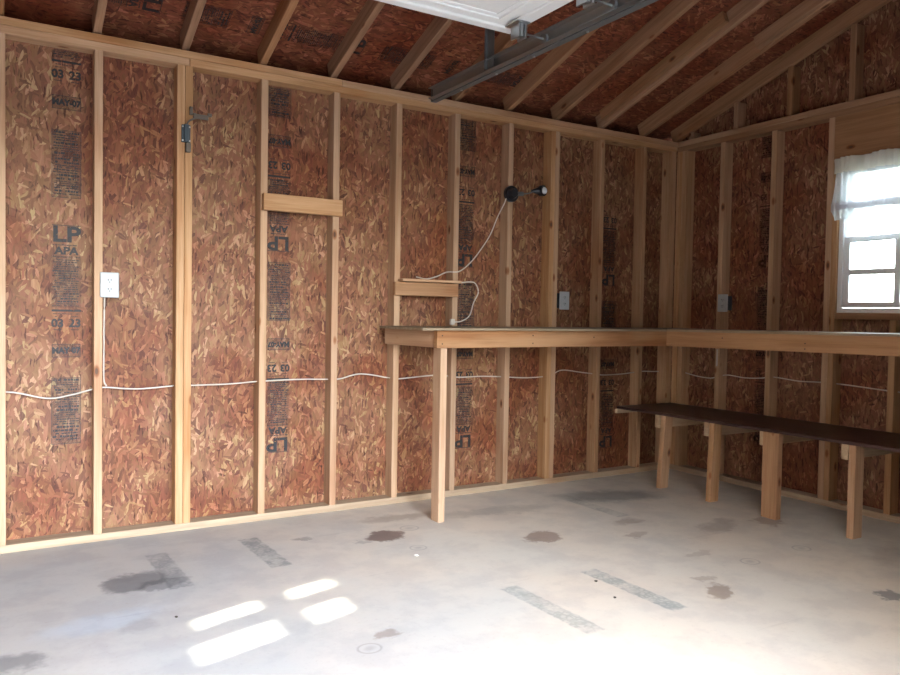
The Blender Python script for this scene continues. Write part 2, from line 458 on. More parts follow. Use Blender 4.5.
# ------------------------------------------------------------------ long wall (left in the photo)
def text_mesh(s, size, bold=.0):
    cu = bpy.data.curves.new('t', 'FONT'); cu.body = s; cu.size = size; cu.offset = bold; cu.align_x = 'CENTER'; cu.align_y = 'CENTER'
    cu.resolution_u = 3
    o = bpy.data.objects.new('t', cu); COL.objects.link(o)
    dg = bpy.context.evaluated_depsgraph_get(); dg.update()
    me = bpy.data.meshes.new_from_object(o.evaluated_get(dg))
    tris = [[tuple(me.vertices[i].co)[:2] for i in p.vertices] for p in me.polygons]
    bpy.data.objects.remove(o); bpy.data.curves.remove(cu); bpy.data.meshes.remove(me)
    return tris
TXT = {k: text_mesh(k, sz, b) for k, sz, b in (('LP', .106, .0032), ('APA', .050, .0022), ('03', .054, .0022), ('23', .054, .0022), ('MAY-07', .040, .002))}
def stamp_polys(rng):
    """one repeat of the mill stamp in (across, up), letters upright, LP at the origin"""
    P = []
    def R(x0, x1, z0, z1): P.append([(x0, z0), (x1, z0), (x1, z1), (x0, z1)])
    def T(k, x, z, sx=1.): P.extend([[(x + a * sx, z + b) for a, b in t] for t in TXT[k]])
    def line(z, h, x0=-.058, x1=.058):
        x = x0
        while x < x1:
            wd = rng.uniform(.004, .017); xe = min(x1, x + wd)
            if rng.random() < .88:
                R(x, xe, z + rng.uniform(0, h * .2), z + h * rng.uniform(.75, 1.))
            x = xe + rng.uniform(.0015, .004)
    def frame(x0, x1, z0, z1, t=.0022):
        R(x0, x1, z0, z0 + t); R(x0, x1, z1 - t, z1); R(x0, x0 + t, z0, z1); R(x1 - t, x1, z0, z1)
    T('LP', 0, 0, 1.18); R(-.062, .062, .045, .048); line(-.052, .006)
    T('APA', 0, -.078, 1.1); line(-.108, .004)
    z = -.118
    while z > -.345:
        h = rng.choice((.004, .006, .006, .009)); line(z - h, h, -.062 + rng.random() * .02, .062 - rng.random() * .02); z -= h + .0048
    R(-.064, .064, -.372, -.362); line(-.385, .004)
    T('03', -.038, -.43); T('23', .038, -.43); R(-.055, -.02, -.462, -.459); R(.02, .055, -.462, -.459); line(-.398, .004, -.05, -.02); line(-.398, .004, .02, .05)
    frame(-.062, .062, -.595, -.53); T('MAY-07', 0, -.563, .9)
    z = -.70; frame(-.064, .064, -1.02, -.695)
    while z > -1.005:
        h = rng.choice((.004, .006, .007, .012)); line(z - h, h, -.06 + rng.random() * .02, .06 - rng.random() * .01); z -= h + .0052
    frame(-.04, .04, -.90, -.865)
    return P
def wash_polys():
    return [[(-.064, z0), (.064, z0), (.064, z1), (-.064, z1)] for z0, z1 in ((-.352, -.10), (-.595, -.53), (-1.02, -.695))]
def clip_poly(P, lo, hi):
    def cl(p, d, lim, s):
        out = []
        for i in range(len(p)):
            a, b = p[i - 1], p[i]; ia, ib = (a[d] - lim) * s >= 0, (b[d] - lim) * s >= 0
            if ia != ib:
                t = (lim - a[d]) / (b[d] - a[d]); out.append((a[0] + (b[0] - a[0]) * t, a[1] + (b[1] - a[1]) * t))
            if ib: out.append(b)
        return out
    R = []
    for p in P:
        q = cl(p, 1, lo, 1)
        if len(q) > 2: q = cl(q, 1, hi, -1)
        if len(q) > 2: R.append(q)
    return R
def stamp(parent, to3, spans, mat, seed, name='printed_stamp'):
    """spans: (centre across, LP height, flipped, low, high)"""
    rng = random.Random(seed); bm = bmesh.new()
    for cx, z0, flip, lo, hi in spans:
        P = stamp_polys(rng); s = -1 if flip else 1
        P = [[(cx + s * a, z0 + s * b) for a, b in p] for p in P]
        for p in clip_poly(P, lo, hi):
            try: bm.faces.new([bm.verts.new(to3(a, b)) for a, b in p])
            except ValueError: pass
    for cx, z0, flip, lo, hi in spans:
        s = -1 if flip else 1
        for p in clip_poly([[(cx + s * a, z0 + s * b) for a, b in p] for p in wash_polys()], lo, hi):
            f = bm.faces.new([bm.verts.new(to3(a, b)) for a, b in p]); f.material_index = 1
            nv = Vector(to3(0, 1)) - Vector(to3(0, 0)); mv_ = Vector(to3(1, 0)) - Vector(to3(0, 0)); nn = nv.cross(mv_).normalized()
            if nn.z > .2: nn = -nn
            if abs(nn.z) < .2 and (nn.y > .5 or nn.x > .5): nn = -nn
            for v in f.verts: v.co -= nn * .0003
    o = link(name, bm, mat, parent); o.data.materials.append(M['wash']); return o

wl = box('wall_left', (XW, SD, .0), (.12, SD + .012, H - .005), M['osb_l']); tag(wl, kind='structure')
lumber('sole_plate', (XW, 0, 0), (0.0, SD, .038), M['wood3'], wl)
lumber('top_plate', (XW, 0.001, H - .076), (-3.545, SD, H - .0385), M['wood'], wl)
lumber('top_plate', (-3.543, 0.0, H - .076), (0, SD, H - .0385), M['wood'], wl)
lumber('top_plate', (XW, -.002, H - .038), (-2.71, SD, H), M['wood'], wl)
lumber('top_plate', (-2.708, 0.001, H - .038), (.089, SD, H), M['wood'], wl)
ST_L = [-6.56, -6.18, -5.77, -5.37, -4.965, -4.760, -4.356, -3.948, -3.5665, -3.527, -3.133, -2.717, -2.320, -1.913, -1.505, -1.158, -1.119, -.714, -.305]
for x in ST_L:
    lumber('stud', (x - .038, random.uniform(0, .003), .038), (x, SD - .001, H - .076), M['wood'], wl)
lumber('corner_stud', (-.062, .0, .038), (-.002, SD - .001, H - .076), M['wood'], wl)
L3 = lambda a, b: (a, SD - .0006, b)
stamp(wl, L3, [(-4.100, 1.50, False, .04, 2.385), (-4.100, 2.70, False, .04, 2.385)], M['ink'], 1)
stamp(wl, L3, [(-3.04, 1.53, True, .04, 2.385), (-3.035, .40, True, .04, 1.45), (-3.035, 2.72, True, .04, 2.385)], M['ink'], 2)
stamp(wl, L3, [(-1.81, 1.50, True, .04, 2.385), (-1.80, .33, True, .04, 1.42)], M['ink'], 3)
stamp(wl, L3, [(-.575, 1.42, True, .04, 1.92), (-.565, .24, True, .04, 1.34)], M['ink'], 4)

# ------------------------------------------------------------------ gable wall with the window (right in the photo)
WY0, WY1, WZ0, WZ1 = -1.288, -2.27, 1.197, 2.10
bm = bmesh.new()
X0, X1 = SD, SD + .012
add_box(bm, (X0, YD, 0), (X1, WY1, 2.46)); add_box(bm, (X0, WY0, 0), (X1, .12, 2.46))
add_box(bm, (X0, WY1, 0), (X1, WY0, WZ0)); add_box(bm, (X0, WY1, WZ1), (X1, WY0, 2.46))
def gable_tri(bm, xa, xb):
    zt = ZR + RH + .004
    pts = [(.12, 2.46), (.12, zt - .04), (YR, zt - YR * SL), (YD - .1, zt - .035), (YD - .1, 2.46)]
    a = [bm.verts.new((xa, y, z)) for y, z in pts]; b = [bm.verts.new((xb, y, z)) for y, z in pts]
    bm.faces.new(a); bm.faces.new(b[::-1])
    for i in range(5): bm.faces.new((a[i], b[i], b[(i + 1) % 5], a[(i + 1) % 5]))
gable_tri(bm, X0, X1)
wr = link('wall_right', bm, M['osb_r']); tag(wr, kind='structure')
lumber('sole_plate', (0, YD, 0), (SD, -.001, .038), M['wood3'], wr)
lumber('top_plate', (0, YD, H - .076), (SD, -.001, H - .0385), M['wood2'], wr)
lumber('top_plate', (.002, -1.06, H - .038), (SD, -.003, H), M['wood'], wr)
lumber('top_plate', (-.002, YD, H - .038), (SD, -1.062, H), M['wood2'], wr)
lumber('corner_stud', (0, -.052, .038), (SD - .001, -.002, H - .076), M['wood'], wr)
lumber('corner_stud', (.001, -.098, .038), (SD - .001, -.054, H - .076), M['wood'], wr)
for y in (-.400, -.810, -1.212, -2.34, -2.75, -3.16, -3.6):
    lumber('stud', (random.uniform(0, .003), y - .038, .038), (SD - .001, y, H - .076), M['wood'], wr)
for y in (-1.2505, -2.2715):
    lumber('jack_stud', (0, y - .037, .038), (SD - .001, y, WZ1), M['wood'], wr)
lumber('window_header', (-.001, WY1 - .04, WZ1), (.045, WY0 + .037, H - .077), M['wood2'], wr)
lumber('window_header', (.046, WY1 - .04, WZ1), (SD - .001, WY0 + .037, H - .077), M['wood2'], wr)
lumber('rough_sill', (0, WY1 + .001, WZ0 - .04), (SD - .001, WY0 - .001, WZ0 - .001), M['wood2'], wr)
for y in (-1.62, -2.03):
    lumber('cripple_stud', (0.001, y - .038, .038), (SD - .001, y, WZ0 - .041), M['wood'], wr)
for y in (-.108, -.500, -.912, -1.328, -1.74, -2.15, -2.56, -2.97, -3.38):
    d = -y if y > YR else y - YD
    y2 = y - .038; d = min(d, (-y2 if y2 > YR else y2 - YD))
    lumber('gable_stud', (.003, y - .038, H), (SD - .001, y, ZR + d * SL - .002), M['rafter'], wr)
R3 = lambda a, b: (SD - .0006, a, b)
stamp(wr, lambda a, b: (SD - .0006, -a, b), [(.735, 1.55, True, .04, 2.385), (.735, .35, True, .04, 1.45)], M['ink2'], 5)

# ------------------------------------------------------------------ far gable behind the camera, with the window the sun comes through
X0, X1 = XW - .012, XW
SY = [(-2.415, -2.26), (-2.145, -2.04)]; SZ = [(1.287, 1.430), (1.494, 1.590)]
OY0, OY1, OZ0, OZ1 = -2.50, -1.96, 1.20, 1.66
bm = bmesh.new()
add_box(bm, (X0, YD, 0), (X1, OY0, 2.46)); add_box(bm, (X0, OY1, 0), (X1, .12, 2.46))
add_box(bm, (X0, OY0, 0), (X1, OY1, OZ0)); add_box(bm, (X0, OY0, OZ1), (X1, OY1, 2.46))
gable_tri(bm, X0, X1)
wb = link('wall_far', bm, M['osb_r']); tag(wb, kind='structure')

# ------------------------------------------------------------------ wall with the overhead door opening
Y0, Y1 = YD - .012, YD
bm = bmesh.new()
add_box(bm, (XW, Y0, 0), (DX0, Y1, 2.60)); add_box(bm, (DX1, Y0, 0), (.1, Y1, 2.60)); add_box(bm, (DX0, Y0, DH), (DX1, Y1, 2.60))
wf = link('wall_front', bm, M['osb_l']); tag(wf, kind='structure')
lumber('door_jamb', (DX0 - .04, YD, 0), (DX0, YD + .089, DH), M['wood'], wf)
lumber('door_jamb', (DX1, YD, 0), (DX1 + .04, YD + .089, DH), M['wood'], wf)
lumber('door_header', (DX0 - .04, YD, DH), (DX1 + .04, YD + .089, DH + .24), M['wood'], wf)
for x in (-2.0, -1.6, -1.2, -.8, -.4, -.1, -5.6, -6.0, -6.5):
    lumber('stud', (x - .038, YD + .001, 0), (x, YD + .089, H - .076), M['wood'], wf)
lumber('top_plate', (XW, YD + .001, H - .076), (0, YD + .089, H), M['wood'], wf)

# ------------------------------------------------------------------ roof: sheathing with rafters
zt = ZR + RH + .001
bm = bmesh.new()
def quadslab(bm, y0, z0, y1, z1, xa, xb, t=.012):
    a = [bm.verts.new(p) for p in ((xa, y0, z0), (xb, y0, z0), (xb, y1, z1), (xa, y1, z1))]
    b = [bm.verts.new((v.co.x, v.co.y, v.co.z + t)) for v in a]
    bm.faces.new(a); bm.faces.new(b[::-1])
    for i in range(4): bm.faces.new((a[i], b[i], b[(i + 1) % 4], a[(i + 1) % 4]))
quadslab(bm, .35, zt - .35 * SL, YR, zt - YR * SL, XW - .3, .3)
quadslab(bm, YD - .35, zt - .35 * SL, YR, zt - YR * SL, XW - .3, .3)
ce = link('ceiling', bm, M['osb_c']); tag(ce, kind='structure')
nrm = Vector((0, SL, 1)).normalized()
RF = [-.305, -.714, -1.119, -1.515, -1.913, -2.335, -2.734, -3.139, -3.5435, -3.954, -4.36, -4.77, -5.17, -5.58, -5.98, -6.4]
for x in RF + [.039]:
    hz = RH / 2 / nrm.z
    wdt = .038; xc = x - .019
    beam('rafter', (xc, .06, ZR - .06 * SL + hz), (xc, YR + .02, ZR - (YR + .02) * SL + hz), wdt, RH - .001, (1, 0, 0), M['rafter'], ce)
    beam('rafter', (xc, YD - .06, ZR - .06 * SL + hz), (xc, YR - .02, ZR - (YR + .02) * SL + hz), wdt, RH - .001, (1, 0, 0), M['rafter'], ce)
hz = RH / 2 / nrm.z
beam('rafter_scab', (-.772, -.02, ZR + hz + .012), (-.772, -1.05, ZR + 1.05 * SL + hz + .012), .036, RH - .03, (1, 0, 0), M['rafter'], ce)
beam('rafter_scab', (-.362, -.95, ZR + .95 * SL + hz), (-.362, -1.62, ZR + 1.62 * SL + hz - .01), .036, RH - .02, (1, 0, 0), M['rafter'], ce)
lumber('ridge_board', (XW, YR - .019, ZR - YR * SL - .03), (0, YR + .019, ZR - YR * SL + RH), M['rafter'], ce)
def roof3(yc):
    return lambda a, b: (b, yc + a, zt - (yc + a) * SL - .0008)
stamp(ce, lambda a, b: (b, -.12 - a, zt - (-.12 - a) * SL - .0012), [(0, -3.75, False, -5.2, -3.62), (0, -2.68, False, -3.60, -2.55), (0, -1.50, False, -2.54, -1.4)], M['ink'], 8)

box('fascia_board', (XW - .3, .335, 2.38), (.3, .353, 2.50), M['rafter'], ce)
box('soffit_board', (XW - .3, SD + .013, 2.385), (.3, .334, 2.397), M['rafter'], ce)
for x in (.122, XW - .02): box('eave_return', (x, SD + .013, 2.397), (x + .012, .334, 2.47 + .03), M['rafter'], ce)

# ------------------------------------------------------------------ window in the gable wall
def window(name, xo, y0, y1, z0, z1, panes_y, panes_z, t=.0745, parent=None):
    """y0 > y1; frame spans t in X from xo; panes are (hi, lo) in Y and (lo, hi) in Z"""
    bm = bmesh.new(); a = min(y0, y1); b = max(y0, y1); f = .028
    for lo, hi in (((xo, a, z0), (xo + t, a + f, z1)), ((xo, b - f, z0), (xo + t, b, z1)), ((xo, a + f, z0), (xo + t, b - f, z0 + f)), ((xo, a + f, z1 - f), (xo + t, b - f, z1))):
        add_box(bm, lo, hi, .002)
    wdw = link(name, bm, M['vinyl']); tag(wdw, kind='structure')
    return wdw
win = window('window_1', .018, WY0, WY1, WZ0 - .0005, WZ1 - .001, None, None)
# lower sash, its frame and grid; then the upper sash further out
def sash(parent, xa, xb, ya, yb, za, zb, st, ny, nz, mu, name='sash'):
    bm = bmesh.new()
    add_box(bm, (xa, ya, za), (xb, ya + st, zb), .0015); add_box(bm, (xa, yb - st, za), (xb, yb, zb), .0015)
    add_box(bm, (xa, ya + st, za), (xb, yb - st, za + st), .0015); add_box(bm, (xa, ya + st, zb - st), (xb, yb - st, zb), .0015)
    s = link(name, bm, M['vinyl'], parent)
    g = bmesh.new(); xm = (xa + xb) / 2
    for i in range(1, ny):
        y = ya + st + (yb - ya - 2 * st) * i / ny; add_box(g, (xm - .006, y - mu / 2, za + st), (xm + .006, y + mu / 2, zb - st))
    for i in range(1, nz):
        z = za + st + (zb - za - 2 * st) * i / nz; add_box(g, (xm - .0055, ya + st, z - mu / 2), (xm + .0055, yb - st, z + mu / 2))
    link('window_grid', g, M['vinyl'], s)
    p = box('glass_pane', (xm - .002, ya + st - .003, za + st - .003), (xm + .002, yb - st + .003, zb - st + .003), M['glass'], s)
    return s
sash(win, .030, .052, WY1 + .029, WY0 - .029, WZ0 + .031, 1.655, .034, 3, 2, .034)
sash(win, .053, .074, WY1 + .029, WY0 - .029, 1.625, WZ1 - .030, .034, 3, 2, .034)

# far window: a small four-light window; the sun shines through it onto the floor
bm = bmesh.new()
add_box(bm, (XW - .03, OY0, OZ0), (XW - .01, SY[0][0], OZ1)); add_box(bm, (XW - .03, SY[1][1], OZ0), (XW - .01, OY1, OZ1))
add_box(bm, (XW - .03, SY[0][0], OZ0), (XW - .01, SY[1][1], SZ[0][0])); add_box(bm, (XW - .03, SY[0][0], SZ[1][1]), (XW - .01, SY[1][1], OZ1))
add_box(bm, (XW - .03, SY[0][1], SZ[0][0]), (XW - .01, SY[1][0], SZ[1][1])); add_box(bm, (XW - .03, SY[0][0], SZ[0][1]), (XW - .01, SY[0][1], SZ[1][0])); add_box(bm, (XW - .03, SY[1][0], SZ[0][1]), (XW - .01, SY[1][1], SZ[1][0]))
add_box(bm, (XW - .03, SY[1][0], SZ[0][0]), (XW - .01, SY[1][1], SZ[0][0] + .022)); add_box(bm, (XW - .03, SY[0][0], SZ[1][1] - .018), (XW - .01, SY[0][1], SZ[1][1]))
w2 = link('window_2', bm, M['vinyl']); tag(w2, kind='structure')
box('glass_pane', (XW - .022, OY0 + .02, OZ0 + .02), (XW - .018, OY1 - .02, OZ1 - .02), M['glass'], w2)

portal(((DX0 + DX1) / 2, YD - .02, DH / 2), (math.radians(90), 0, 0), DX1 - DX0, DH)
portal((.09, (WY0 + WY1) / 2, (WZ0 + WZ1) / 2), (0, math.radians(90), 0), WZ1 - WZ0, WY0 - WY1)

# ------------------------------------------------------------------ overhead door, raised under the roof
dr = thing('garage_door', 'white panelled overhead garage door, raised flat under the roof at the top of the picture', 'garage door', (-3.78, -1.36, 2.35))
def child_box(name, lo, hi, mat, parent, root, bev=.0):
    L = root.location
    return box(name, [a - b for a, b in zip(lo, L)], [a - b for a, b in zip(hi, L)], mat, parent, bev)
DZ = 2.352; EX0, EX1 = -5.07, -2.512; SH = .527
L0 = dr.location
for i in range(4):
    ya = -1.36 - i * (SH + .004); yb = ya - SH
    bm = bmesh.new()
    add_box(bm, (EX0, yb, DZ + .006), (EX1, ya, DZ + .045), .002)          # the skin and core
    for lo, hi in (((EX0, ya - .045, DZ - .006), (EX1, ya, DZ + .007)), ((EX0, yb, DZ - .006), (EX1, yb + .045, DZ + .007)),
                   ((EX1 - .06, yb + .045, DZ - .006), (EX1, ya - .045, DZ + .007)), ((EX0, yb + .045, DZ - .006), (EX0 + .06, ya - .045, DZ + .007))):
        add_box(bm, lo, hi, .003)
    n = 4; wd = (EX1 - EX0 - .16) / n
    for k in range(n):                                                       # pressed rectangles
        xa = EX0 + .08 + k * wd + .035; xb = xa + wd - .07; y0_, y1_ = yb + .09, ya - .09
        for s_, z_ in ((0, .004), (.03, .008)):
            x0_, x1_, p0, p1 = xa + s_, xb - s_, y0_ + s_, y1_ - s_
            for lo, hi in (((x0_, p0, DZ + z_ - .006), (x1_, p0 + .012, DZ + .008)), ((x0_, p1 - .012, DZ + z_ - .006), (x1_, p1, DZ + .008)),
                           ((x0_, p0, DZ + z_ - .006), (x0_ + .012, p1, DZ + .008)), ((x1_ - .012, p0, DZ + z_ - .006), (x1_, p1, DZ + .008))):
                add_box(bm, lo, hi, .002)
    bmesh.ops.translate(bm, verts=bm.verts, vec=-L0)
    s = link('door_section', bm, M['door'], dr)
TX = -2.405
def roller(y, first):
    bm = bmesh.new()
    add_box(bm, (EX1 - .075, y - .045, DZ - .012), (EX1 - .01, y + .045, DZ - .006), .001)
    add_box(bm, (EX1 - .022, y - .030, DZ - .068), (EX1 - .014, y + .030, DZ - .008), .001)
    add_box(bm, (EX1 - .055, y - .030, DZ - .068), (EX1 - .047, y + .030, DZ - .008), .001)
    for q in (-.014, .014):
        add_tube(bm, [(EX1 - .03, y + q, DZ - .012), (EX1 - .03, y + q, DZ - .06)], .009, 10)
    add_cyl(bm, (EX1 + .03, y, DZ - .04), (1, 0, 0), .005, .14, 10)
    add_cyl(bm, (TX - .010, y, DZ - .04), (1, 0, 0), .021, .012, 20)
    bmesh.ops.translate(bm, verts=bm.verts, vec=-L0)
    o = link('roller_bracket', bm, M['steel'], dr)
for i, y in enumerate((-1.475, -1.36 - SH, -1.36 - 2 * SH, -1.36 - 3 * SH, -3.42)): roller(y, i == 0)

tk = thing('door_track', 'galvanised steel rail with a side flange hanging below the rafters beside the white overhead door', 'rail', (TX, -.5, 2.30))
def prism_y(name, prof, y0, y1, mat, parent, root):
    bm = bmesh.new()
    a = [bm.verts.new((x, y0, z)) for x, z in prof]; b = [bm.verts.new((x, y1, z)) for x, z in prof]
    n = len(prof)
    bm.faces.new(a); bm.faces.new(b[::-1])
    for i in range(n): bm.faces.new((a[i], b[i], b[(i + 1) % n], a[(i + 1) % n]))
    bmesh.ops.recalc_face_normals(bm, faces=bm.faces)
    bmesh.ops.translate(bm, verts=bm.verts, vec=-root.location)
    return link(name, bm, mat, parent)
t_ = .003; zb, zt2 = 2.288, 2.345
xa, xb = TX - .022, TX + .010
prism_y('channel', [(xa, zb), (xb, zb), (xb, zt2), (xa, zt2), (xa, zt2 - t_), (xb - t_, zt2 - t_), (xb - t_, zb + t_), (xa, zb + t_)], -.50, YD + .35, M['steel'], tk, tk)
prism_y('flange_angle', [(xb + .001, 2.283), (xb + .034, 2.283), (xb + .034, 2.286), (xb + .004, 2.286), (xb + .004, 2.362), (xb + .001, 2.362)], -.47, YD + .3, M['dsteel'], tk, tk)
for y in (-.75, -1.06, -1.35, -1.7, -2.1):
    bm = bmesh.new(); add_cyl(bm, Vector((xb + .022, y, 2.281)) - tk.location, (0, 0, 1), .006, .005, 8)
    link('bolt', bm, M['steel'], tk)
def hanger(x0, y0, z0, x1, y1, z1, root):
    p0, p1 = Vector((x0, y0, z0)), Vector((x1, y1, z1))
    a = beam('hanger_angle', p0, p1, .078, .003, (0, 1, 0), M['dsteel'], root, 0)
    b = beam('hanger_angle', p0 + Vector((.0, .018, 0)), p1 + Vector((.0, .018, 0)), .03, .003, (1, 0, 0), M['dsteel'], root, 0)
hanger(TX - .01, -1.06, 2.30, TX - .01, -1.06, 2.84, tk)
hanger(TX + .02, -2.6, 2.30, TX + .02, -2.6, 2.84, tk)

# ------------------------------------------------------------------ workbench along both walls
wk = thing('workbench', 'L-shaped waist-high timber workbench running along the long wall and under the window', 'workbench', (-1.2, -.25, 0))
FZ0, FZ1 = .962, 1.058
def skew(name, pts8, mat, parent, root):
    """box from 4 lower and 4 upper corners; own X along the first edge"""
    P = [Vector(p) for p in pts8]
    c = sum(P, Vector()) / 8; x = (P[1] - P[0]).normalized(); z = Vector((0, 0, 1)) if abs(x.z) < .9 else Vector((1, 0, 0)); y = z.cross(x).normalized(); z = x.cross(y)
    R = Matrix((x, y, z)).transposed(); Ri = R.inverted()
    bm = bmesh.new(); V = [bm.verts.new(Ri @ (p - c)) for p in P]
    for f in ((3, 2, 1, 0), (4, 5, 6, 7), (0, 1, 5, 4), (1, 2, 6, 5), (2, 3, 7, 6), (3, 0, 4, 7)): bm.faces.new([V[i] for i in f])
    bmesh.ops.recalc_face_normals(bm, faces=bm.faces)
    bmesh.ops.bevel(bm, geom=list(bm.edges), offset=.002, segments=1, affect='EDGES')
    o = link(name, bm, mat, parent)
    o.matrix_local = Matrix.Translation(c - root.location) @ R.to_4x4()
    return o
def slab(name, x0, y0, x1, y1, z0, z1, mat, lift=lambda x, y: 0):
    q = [(x0, y0), (x1, y0), (x1, y1), (x0, y1)]
    return skew(name, [(x, y, z0 + lift(x, y)) for x, y in q] + [(x, y, z1 + lift(x, y)) for x, y in q], mat, wk, wk)
lift = lambda x, y: .0105 * max(0, -y - .5)
slab('front_board', -2.347, -.5, -.562, -.462, FZ0, FZ1, M['wood2'])
def vboard(name, xa, xb, ya, yb, z0, z1, mat):
    q = [(xb, ya), (xb, yb), (xa, yb), (xa, ya)]
    return skew(name, [(x, y, z0 + lift(x, y)) for x, y in q] + [(x, y, z1 + lift(x, y)) for x, y in q], mat, wk, wk)
vboard('front_board', -.600, -.562, -.501, -3.2, FZ0, FZ1, M['wood2'])
e0, e1 = (-2.42, -.004), (-2.338, -.461)
skew('end_board', [(*e0, FZ0 + .004), (*e1, FZ0), (e1[0] + .038, e1[1], FZ0), (e0[0] + .038, e0[1], FZ0 + .004),
                   (*e0, FZ1), (*e1, FZ1), (e1[0] + .038, e1[1], FZ1), (e0[0] + .038, e0[1], FZ1)], M['wood2'], wk, wk)
slab('bench_top', -2.455, -.528, -.575, -.002, 1.0585, 1.0725, M['ply'])
vboard('bench_top', -.632, -.003, -.529, -3.2, 1.0585, 1.0725, M['ply'])
bx = slab('bench_top', -.5745, -.528, -.003, -.002, 1.0585, 1.0725, M['ply'])
lumber('back_cleat', (-2.37, -.040, FZ0), (-.02, -.003, FZ1 - .001), M['wood'], wk)
for x in (-1.75, -1.2): lumber('joist', (x - .038, -.461, FZ0 + .001), (x, -.041, FZ1 - .001), M['wood'], wk)
for y in (-.9, -1.5, -2.1, -2.7): lumber('joist', (-.561, y - .038, FZ0 + .03), (-.003, y, FZ1 - .001), M['wood'], wk)
lumber('post', (-2.3155, -.488, 0), (-2.2745, -.405, FZ0 - .001), M['wood'], wk)
for p, ax in [((x, -.501, z), (0, 1, 0)) for x, z in ((-2.315, 1.03), (-2.315, .985), (-1.70, 1.03), (-1.70, .985), (-1.23, 1.02))] + \
             [((-.601, y, z), (1, 0, 0)) for y, z in ((-.95, 1.03), (-1.5, 1.02), (-1.5, .99))]:
    bm = bmesh.new(); add_cyl(bm, Vector(p) - wk.location, ax, .0038, .003, 8); link('nail', bm, M['nail'], wk)

# ------------------------------------------------------------------ low bench with the dark plank
lb = thing('low_bench', 'low bench of one long dark-stained plank on pale timber legs under the workbench', 'bench', (-.3, -1.2, 0))
def sk(name, pts, mat): return skew(name, pts, mat, lb, lb)
def pz(y): return .487 + .0085 * min(2.2, -y)          # underside of the plank
q = [(-.555, -.004), (-.555, -3.2), (.0 - .004, -3.2), (-.004, -.004)]
sk('plank', [(x, y, pz(y)) for x, y in q] + [(x, y, pz(y) + .018) for x, y in q], M['plank'])
lumber('wall_cleat', (-.572, -.028, .456), (-.02, -.003, .486), M['wood3'], lb)
def leg(x0, x1, ya, yb, leanx, leany, mat):
    z = pz(ya) - .001
    lo = [(x0, ya), (x1, ya), (x1, yb), (x0, yb)]
    P = [(*p, 0) for p in lo] + [(p[0] + leanx, p[1] + leany, z) for p in lo]
    order = [0, 4, 7, 3, 1, 5, 6, 2]
    return sk('leg', [P[i] for i in order], mat)
leg(-.575, -.500, -.418, -.456, .022, -.012, M['wood'])
leg(-.575, -.500, -.833, -.871, .012, -.006, M['wood'])
leg(-.572, -.530, -1.232, -1.334, .0, .0, M['wood2'])
leg(-.540, -.460, -1.730, -1.768, .0, .0, M['wood'])
leg(-.54, -.46, -2.50, -2.538, 0, 0, M['wood'])
for y, xl in ((-.416, -.560), (-.831, -.560), (-1.225, -.545), (-1.728, -.548), (-2.49, -.54)):
    yy = y
    dz = pz(yy) - .487
    lumber('cross_brace', (xl, yy, .40 + dz), (-.004, yy + .036, .486 + dz), M['wood3'], lb)

# ------------------------------------------------------------------ things on the long wall
bk = lumber('cross_board', (-3.166, -.040, 1.690), (-2.712, -.003, 1.780), M['wood'])
tag(bk, 'short flat timber board nailed across two studs at head height, below no shelf', 'board')
bk['label'] = 'short timber board nailed across two studs of the long wall, left of the workbench'

sh = thing('wall_shelf', 'small timber shelf nailed across two studs above the left end of the workbench', 'shelf', (-2.13, -.02, 1.25))
lumber('shelf_front', (-2.372, -.040, 1.254), (-1.935, -.003, 1.334), M['wood2'], sh)  # darker lumber carries the shade on the shelf front
lumber('shelf_board', (-2.335, -.062, 1.3385), (-1.925, .082, 1.3545), M['wood'], sh)

def outlet(name, cx, cz, plane, label, sockets=True):
    if plane == 'L': loc = (cx, -.004, cz); rot = 0
    else: loc = (-.004, cx, cz); rot = math.radians(-90)
    o = thing(name, label, 'electrical outlet', loc, None); o.rotation_euler = (0, 0, rot)
    bm = bmesh.new(); add_box(bm, (-.043, -.006, -.0615), (.043, 0, .0615), .003); link('cover_plate', bm, M['white'], o)
    bm = bmesh.new(); add_box(bm, (-.028, .004, -.05), (.028, .06, .05)); link('wall_box', bm, M['bluegrey'], o)
    if sockets:
        for z in (.022, -.022):
            bm = bmesh.new(); add_cyl(bm, (0, -.007, z), (0, 1, 0), .0165, .003, 20)
            s = link('socket', bm, M['white'], o)
            bm = bmesh.new()
            for dx in (-.0065, .0065): add_box(bm, (dx - .0015, -.0095, z - .002), (dx + .0015, -.0083, z + .007))
            add_cyl(bm, (0, -.009, z - .008), (0, 1, 0), .0026, .0014, 8)
            link('slots', bm, M['hole'], s)
        bm = bmesh.new(); add_cyl(bm, (0, -.0065, 0), (0, 1, 0), .003, .002, 8); link('screw', bm, M['steel'], o)
    else:
        bm = bmesh.new(); add_box(bm, (-.018, -.009, -.034), (.018, -.006, .034), .001); link('rocker', bm, M['white'], o)
    return o
outlet('electrical_outlet', -3.918, 1.262, 'L', 'bright white duplex outlet nearest the left edge of the photo, on the long wall')
outlet('electrical_outlet', -1.063, 1.253, 'L', 'white outlet plate on the long wall above the middle of the workbench')
outlet('electrical_outlet', -.461, 1.258, 'R', 'dim grey-white outlet plate on the window wall, just right of the corner')

